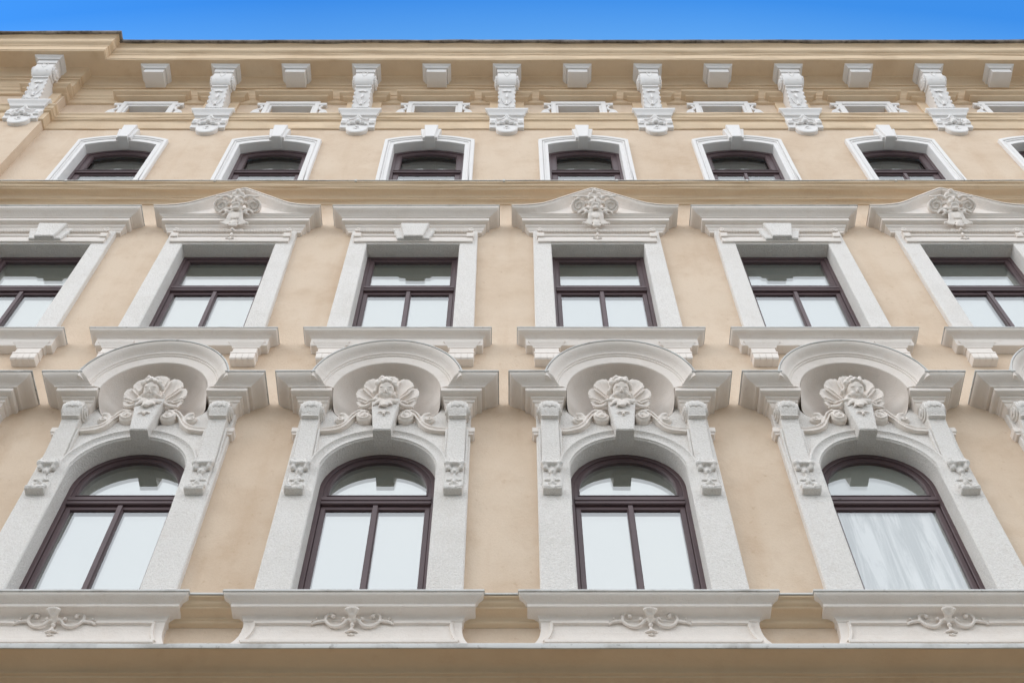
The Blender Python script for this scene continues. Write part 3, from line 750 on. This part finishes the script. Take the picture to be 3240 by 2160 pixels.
for k in range(46):
    a = R(-35 + 250 * rnd.random()); r1 = .092 + .030 * rnd.random(); up = max(0, math.sin(a))
    hr.ball(r1 * math.cos(a), HP - .045 + .035 * rnd.random() + .035 * up, HZ + .02 + r1 * math.sin(a) * 1.22, .017 + .010 * rnd.random(), None, None, 5)
hr.ball(0, HP + .035, HZ + .125, .030); hr.ball(-.04, HP + .045, HZ + .112, .022); hr.ball(.045, HP + .04, HZ + .112, .024)
grow(hr, HP, HZ, 1.12); tilt(hr, HP, HZ, 42)
HAIR = hr.mesh('curly_hair', M_cast, jitter=.0, remesh=.008)
ac = MB(); rnd = random.Random(8)
for k in range(16):
    a = R(-90 + (k - 7.5) * 13 + rnd.uniform(-5, 5)); L = rnd.uniform(.07, .15)
    ac.worm([(0, .235, 13.22), (L * .6 * math.cos(a), .265, 13.20 + L * .4 * math.sin(a)), (L * 1.25 * math.cos(a), .25 + rnd.uniform(-.01, .02), 13.19 + L * .8 * math.sin(a))], .024, .013, 8)
for k in range(14): ac.ball(rnd.uniform(-.14, .14), .235 + rnd.uniform(-.01, .02), 13.22 + rnd.uniform(-.03, .05), rnd.uniform(.016, .03), None, None, 5)
for sx in (-1, 1):
    ac.ball(sx * .07, .25, 13.275, .05, .05, .03)
    ac.worm([(sx * .05, .22, 13.20), (sx * .13, .21, 13.22), (sx * .20, .18, 13.20), (sx * .27, .16, 13.22)], .03, .022, 14)
    ac.worm([(sx * .10, .20, 13.25), (sx * .17, .19, 13.28), (sx * .23, .17, 13.27)], .02, .016, 8)
    ac.worm([(sx * .01, .245, 12.985), (sx * .04, .245, 12.99), (sx * .068, .24, 12.975)], .014, .009, 6)
ac.ball(0, .255, 13.13, .055, .03, .022); ac.ball(0, .27, 13.085, .04, .022, .022); ac.ball(0, .245, 12.995, .014, .02, .016); ac.ball(0, .24, 12.95, .02, .024, .02); ac.ball(0, .19, 13.2, .10, .06, .07)
ACAN = ac.mesh('acanthus_ornament', M_cast, jitter=.004, remesh=.0095)

# apron under the arched window
AB = .875
AP = [(.275, 10.045, .265), (.282, 10.035, .272), (.278, 10.022, .268), (.262, 10.008, .252), (.232, 9.992, .225), (.212, 9.978, .205), (.205, 9.972, .20), (.205, 9.94, .20), (.195, 9.934, .19)]
AP += [(p, z, p - .003) for p, z in cove(.185, 9.934, .105, 9.90, 5)] + [(.10, 9.895, .098), (.098, 9.87, .095), (.088, 9.86, .085)]
AP += [(.085, 9.80, .083), (.088, 9.74, .088), (.095, 9.68, .097), (.108, 9.62, .115), (.128, 9.56, .14), (.14, 9.52, .158), (.145, 9.40, .163), (.145, 9.24, .163)]
apx = MB().sweep(-AB, AB, AP)
APR = apx.mesh('window_apron', M_cast, 35, jitter=.005)
AF = MB().sweep(-AB, AB, [(.15, 10.085, .23), (.288, 10.068, .275), (.293, 10.045, .28), (.281, 10.042, .27)]).mesh('flashing', M_metal, 35, jitter=.004)
# raised panel border following the flare
def ap_p(z):
    for (pa, za, ea), (pb, zb, eb) in zip(AP, AP[1:]):
        if zb <= z <= za: return pa + (pb - pa) * (za - z) / max(1e-6, za - zb)
    return .1
def strip(pts, wd, hgt):
    q = MB(); vs = []
    for i, (x, z) in enumerate(pts):
        a = Vector(pts[max(0, i - 1)]); b = Vector(pts[min(len(pts) - 1, i + 1)]); d = (b - a).normalized(); nn = Vector((-d.y, d.x)) * wd / 2
        pp = ap_p(z)
        vs += [(x - nn.x, -(pp - .01), z - nn.y), (x - nn.x * .6, -(pp + hgt), z - nn.y * .6), (x + nn.x * .6, -(pp + hgt), z + nn.y * .6), (x + nn.x, -(pp - .01), z + nn.y)]
    n = len(pts); q.add(vs, [(i * 4 + j, (i + 1) * 4 + j, (i + 1) * 4 + j + 1, i * 4 + j + 1) for i in range(n - 1) for j in range(3)] + [(0, 1, 2, 3), ((n - 1) * 4 + 3, (n - 1) * 4 + 2, (n - 1) * 4 + 1, (n - 1) * 4)])
    return q
sb = [(-.30, 9.845), (-.86, 9.845)]
side_pts = [(-.865, 9.845), (-.865, 9.80), (-.872, 9.74), (-.887, 9.68), (-.91, 9.62), (-.93, 9.58)]
bd = []
for sx in (1, -1):
    bd.append(strip([(sx * x, z) for x, z in side_pts], .04, .022))
    bd.append(strip([(sx * .36, 9.845), (sx * .6, 9.848), (sx * .865, 9.845)], .045, .024))
bd.append(strip([(-.93, 9.575), (0, 9.575), (.93, 9.575)], .05, .026))
BORD = join(*bd).mesh('panel_border', M_cast, 40, jitter=.003)
q = MB()
for sx in (-1, 1):
    q.worm([(0, .135, 9.855), (sx * .05, .125, 9.845), (sx * .095, .115, 9.80), (sx * .145, .11, 9.785), (sx * .195, .11, 9.805), (sx * .235, .11, 9.855), (sx * .235, .115, 9.91), (sx * .20, .12, 9.93), (sx * .168, .12, 9.905)], .016, .015, 44, 1.1)
    q.ball(sx * .175, .122, 9.898, .020, .02, .020); q.ball(sx * .08, .115, 9.875, .020); q.ball(sx * .262, .108, 9.855, .022, .018, .016)
    q.ball(sx * .292, .107, 9.85, .022, .018, .016); q.worm([(sx * .30, .107, 9.85), (sx * .33, .106, 9.842), (sx * .352, .104, 9.825)], .016, .012, 6); q.ball(sx * .318, .106, 9.885, .014)
    q.worm([(0, .11, 9.745), (sx * .03, .105, 9.738), (sx * .052, .10, 9.728)], .015, .008, 6); q.ball(sx * .022, .10, 9.695, .016, .012, .006)
for k in range(7):
    a = R(30 + 20 * k); q.worm([(0, .15, 9.845), (.035 * math.cos(a), .185, 9.85 + .022 * math.sin(a)), (.062 * math.cos(a), .225, 9.855 + .045 * math.sin(a))], .008, .014, 7)
q.ball(0, .13, 9.85, .034, .03, .03); q.ball(0, .112, 9.80, .022, .022, .02); q.ball(0, .108, 9.757, .018, .018, .02); q.ball(0, .102, 9.695, .012, .016, .014); q.ball(0, .165, 9.86, .034, .03, .018)
AORN = q.mesh('relief_ornament', M_cast, jitter=.003, remesh=.0062)

# attic openings ---------------------------------------------------------------------
m = MB().plate([(-.50, 22.83), (.50, 22.83), (.50, 23.60), (-.50, 23.60)], [rect(-.37, .37, 23.02, 23.42)], .045, -.15, .008)
m.plate([(-.50, 22.84), (.50, 22.84), (.50, 23.60), (-.50, 23.60)], [rect(-.41, .41, 22.98, 23.47)], .07, .04, .01)
for sx in (-1, 1): m.sweep(sx * .55 - .07, sx * .55 + .07, [(.06, 23.50, 0), (.075, 23.49, .01), (.075, 23.42, .01), (.06, 23.40, 0)])
MEA = m.mesh('attic_window_frame', M_clean, 30, jitter=.004)
q = MB()
for sx in (-1, 1):
    q.spiral(sx * .59, .05, 23.07, .075, 1.4, 100 if sx > 0 else 80, -sx, .03); q.ball(sx * .59, .02, 23.06, .085, .04, .085)
    q.worm([(sx * .55, .05, 23.38), (sx * .52, .05, 23.28), (sx * .55, .055, 23.18), (sx * .61, .05, 23.14), (sx * .68, .04, 23.02)], .026, .03, 18)
ASCR = q.mesh('side_scroll', M_clean, jitter=.004, remesh=.013)
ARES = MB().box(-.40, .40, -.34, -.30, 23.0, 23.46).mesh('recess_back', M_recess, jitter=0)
# stepped bed mouldings above the attic openings and behind the brackets
AH = MB().sweep(-.44, .44, [(.10, 23.86, .20), (.225, 23.74, .26), (.235, 23.745, .27), (.235, 23.712, .27), (.225, 23.702, .262), (.165, 23.675, .20), (.16, 23.67, .195), (.16, 23.638, .195), (.145, 23.63, .18), (.085, 23.62, .13), (.0, 23.605, .11)]).mesh('bed_moulding', M_mould, 35, jitter=.005)
BH = MB().sweep(-.28, .28, [(.10, 23.84, .14), (.195, 23.735, .175), (.205, 23.74, .185), (.205, 23.708, .185), (.195, 23.698, .177), (.15, 23.675, .125), (.145, 23.67, .12), (.145, 23.64, .12), (.13, 23.63, .108), (.07, 23.62, .062), (.055, 23.61, .05), (.045, 23.60, .03), (.04, 22.80, .03), (.0, 22.79, .03)]).mesh('frieze_pier', M_mould, 35, jitter=.005)
# soffit blocks
def block(p0, pf):
    q = MB().sweep(-.18, .18, [(pf + .085, 24.21, .085), (pf + .085, 24.175, .085), (pf + .07, 24.165, .07), (pf + .045, 24.15, .045), (pf + .03, 24.12, .025), (pf + .018, 24.13, .018), (pf + .018, 24.12, .018), (pf + .004, 24.118, .004), (pf, 24.11, 0), (pf, 23.985, 0), (pf - .005, 23.98, -.005)], back=p0)
    return q
BLK = block(.20, .50).mesh('soffit_block', M_clean, 30, jitter=.006)
CAPB = block(.20, .50).mesh('bracket_cap', M_clean, 30, jitter=.006)
# scroll bracket
bpf = [(.02, 24.02), (.40, 24.02), (.455, 23.99), (.478, 23.93), (.478, 23.83), (.462, 23.73), (.43, 23.65), (.39, 23.60), (.375, 23.59), (.38, 23.575), (.375, 23.545), (.345, 23.54), (.315, 23.44), (.27, 23.30), (.225, 23.15), (.19, 23.0), (.18, 22.87), (.02, 22.87)]
bk = MB().side(bpf, -.148, .148, .010)
bk.side([(p + .006, z) for p, z in bpf[1:9]] + [(.2, 23.65), (.2, 24.02)], -.172, .172, .012)
BRK = bk.mesh('scroll_bracket', M_clean, 30, jitter=.003)
q = MB()
for sx in (-1, 1):
    for (rr, t_, px) in ((.115, .028, .19), (.055, .028, .205)):
        for k in range(16):
            a = 2 * math.pi * k / 16; q.ball(sx * px, .335 + rr * math.cos(a), 23.81 + rr * math.sin(a), t_, t_, t_, 4)
    q.ball(sx * .17, .335, 23.81, .035, .12, .12); q.ball(sx * .215, .335, 23.81, .02, .03, .03)
    for k in range(5): q.ball(sx * .146, .33 - .034 * k, 23.50 - .125 * k, .014, .03, .06, 5)
    q.worm([(sx * .02, .195, 23.02), (sx * .07, .225, 23.12), (sx * .085, .25, 23.22)], .012, .016, 8)
    q.ball(sx * .045, .322, 23.44, .04, .012, .05); q.ball(sx * .085, .455, 23.78, .014, .014, .13, 6)
    q.worm([(0, .47, 23.78), (sx * .035, .485, 23.84), (sx * .05, .485, 23.93), (sx * .02, .475, 23.97)], .014, .014, 10)
q.ball(0, .322, 23.46, .06, .012, .05); q.ball(0, .285, 23.30, .028, .014, .13); q.ball(0, .225, 23.10, .02, .014, .12)
for k in range(-3, 4): q.ball(.045 * k, .195, 22.895 + .006 * (k % 2), .032, .018, .022, 5)
BORN = q.mesh('leaf_ornament', M_clean, jitter=.003, remesh=.011)
ab = MB().sweep(-.26, .26, [(.185, 22.885, .11), (.197, 22.875, .12), (.197, 22.835, .12), (.188, 22.82, .11), (.165, 22.79, .085), (.145, 22.745, .065), (.135, 22.715, .05), (.13, 22.70, .045), (.095, 22.69, .04), (.085, 22.68, .04), (.062, 22.27, .04), (.05, 22.26, .03), (.0, 22.258, .03)])
ABA = ab.mesh('bracket_console', M_clean, 35, jitter=.004)
q = MB()
tong = [(-.19, 22.52), (.19, 22.52), (.20, 22.26)] + [(.195 * math.cos(R(a)), 22.20 + .19 * math.sin(R(a))) for a in range(0, -181, -15)] + [(-.20, 22.26)]
q.plate([(x * .95, z) for x, z in tong], [], .074, -.01, .014)
TNG = q.mesh('tongue', M_clean, 35, jitter=.004)
q = MB()
for sx in (-1, 1):
    q.box(sx * .245 - .05, sx * .245 + .05, .05, .105, 22.38, 22.58); disc(q, sx * .245, 22.46, .05, .125, .042)
    q.worm([(sx * .17, .10, 22.60), (sx * .12, .11, 22.53), (sx * .06, .12, 22.56), (0, .14, 22.66)], .018, .022, 12)
    q.ball(sx * .09, .10, 22.37, .055, .035, .03); q.ball(sx * .15, .09, 22.34, .035, .025, .025); q.ball(sx * .04, .075, 22.18, .028, .014, .016)
q.ball(0, .12, 22.43, .06, .045, .06); q.ball(0, .13, 22.53, .03, .03, .04); q.ball(0, .08, 22.25, .035, .025, .035); q.ball(0, .075, 22.16, .018, .018, .025)
CORN = q.mesh('console_relief', M_clean, jitter=.003, remesh=.011)

def variants(me, n=4, amp=.006, sc=11.):
    """hand-finished casts: each copy a little different"""
    out = [me]
    for k in range(1, n):
        q = me.copy(); off = Vector((k * 13.7, k * 5.1, 0))
        for v in q.vertices:
            p = v.co * sc + off; v.co += noise.noise_vector(p) * amp + noise.noise_vector(p * .3) * amp * .8
        out.append(q)
    return out
V = {k: variants(m, 4, a) for k, m, a in (('head', HEAD, .007), ('hair', HAIR, .012), ('acan', ACAN, .010), ('shell', SHELL, .008), ('scr', SCR, .006), ('garl', GARL, .007), ('mask', MASK, .009), ('aorn', AORN, .006), ('born', BORN, .006), ('corn', CORN, .006))}
pick = random.Random(21)
def va(k): return pick.choice(V[k])
# ------------------------------------------------------------------ place everything on the bays
def lay(name, me, parent, x=0, dx=0, p=0, label=None):
    o = put(name, me, parent, x + dx, label); o.location.y = -p; return o
for i, c in enumerate(BAYS):
    s1 = put('arched_window_surround', ME1, B, c)
    put('arch_moulding', RING, s1); [put('neck_band', q_, s1) for q_ in nb]; k = put('keystone', KEY, s1); put('scroll_ornament', va('scr'), s1)
    hd_ = put('arched_window_hood', HOOD, B, c)
    for nm, me in (('flashing', FH), ('shell_niche', BOWL), ('shell', va('shell')), ('cherub_head', va('head')), ('curly_hair', va('hair')), ('acanthus_ornament', va('acan'))): put(nm, me, hd_)
    for sx in (-1, 1):
        co = put('scroll_console', CONS, B, c + sx * .80); put('garland', va('garl'), co); put('volute_leaf', VLEAF, co)
    a_ = put('window_apron', APR, B, c); put('flashing', AF, a_); put('panel_border', BORD, a_); put('relief_ornament', va('aorn'), a_)
    s2 = put('window_surround', ME2, B, c); put('lintel_moulding', LIN, s2)
    if i % 2 == 0:
        put('keystone', K2, s2); h_ = put('window_hood', H2, B, c); put('flashing', F2, h_)
    else:
        h_ = put('curved_window_hood', H2C, B, c); put('flashing', F2C, h_); put('mask_ornament', va('mask'), h_)
    sl_ = put('window_sill', S2, B, c); put('flashing', SF2, sl_)
    for sx in (-1, 1): put('sill_corbel', CB2, sl_, sx * .79)
    s3 = put('smooth_window_surround', ME3, B, c); put('keystone', K3, s3)
    at = put('attic_opening', MEA, B, c); put('side_scroll', ASCR, at); put('recess_back', ARES, at)
    put('bed_moulding', AH, B, c)
    put('soffit_block', BLK, B, c)
for i, (x, p) in enumerate([(-8.53, .17)] + [(BAYS[0] + 1.302 + 2.604 * k, 0) for k in range(0, 7)]):
    b_ = lay('scroll_bracket', BRK, B, x, 0, p)
    for nm, me in (('bracket_cap', CAPB), ('leaf_ornament', va('born')), ('bracket_console', ABA), ('tongue', TNG), ('console_relief', va('corn'))): put(nm, me, b_)
    lay('frieze_pier', BH, B, x, 0, p)

# ------------------------------------------------------------------ street in front (outside the frame, throws light up)
OB = bpy.data.objects.new('added_house_across_street', None); COL.objects.link(OB)  # unseen house row, added and sized to shade the lower storeys
OB['label'] = 'unseen plain ochre house row, added across the street behind the viewer to shade the lower floors'; OB['category'] = 'building'
hl = [rect(x - .6, x + .6, z, z + 2.1) for x in range(-27, 28, 3) for z in (1.4, 5.4)]
ow = MB().plate(rect(-30, 30, -.15, 11.4), hl, 0, -.3, 0)
for v in ow.v: v.y = -17.5 - v.y
M_och = mat('ochre_render', (.64, .50, .34), .9, stain=[(.6, .45, .7, (.88, .85, .82))])
put('wall', ow.mesh('opposite_wall', M_och, jitter=0), OB)
put('roof', MB().add([(-30, -17.1, 11.4), (30, -17.1, 11.4), (30, -22, 13.2), (-30, -22, 13.2), (30, -27, 11.4), (-30, -27, 11.4)], [(0, 1, 2, 3), (3, 2, 4, 5), (0, 3, 5), (1, 4, 2)]).mesh('opposite_roof', M_tile, jitter=0), OB)
for x in range(-27, 28, 3):
    for z in (1.4, 5.4): put('window', MB().box(-.6, .6, 17.72, 17.78, z, z + 2.1).mesh('opposite_window', G_dark, jitter=0), OB, x)
def struct(name, me):
    o = put(name, me); o['kind'] = 'structure'; return o
struct('ground', MB().add([(-400, 400, -.15), (400, 400, -.15), (400, -400, -.15), (-400, -400, -.15)], [(0, 3, 2, 1)]).mesh('ground', M_gnd, jitter=0))
struct('road', MB().add([(-60, -3.2, -.14), (60, -3.2, -.14), (60, -12, -.14), (-60, -12, -.14)], [(0, 3, 2, 1)]).mesh('road', M_asph, jitter=0))
pv = MB().box(-60, 60, .0, 3.2, -.15, .0)
struct('pavement', pv.mesh('pavement', M_pave, jitter=0))
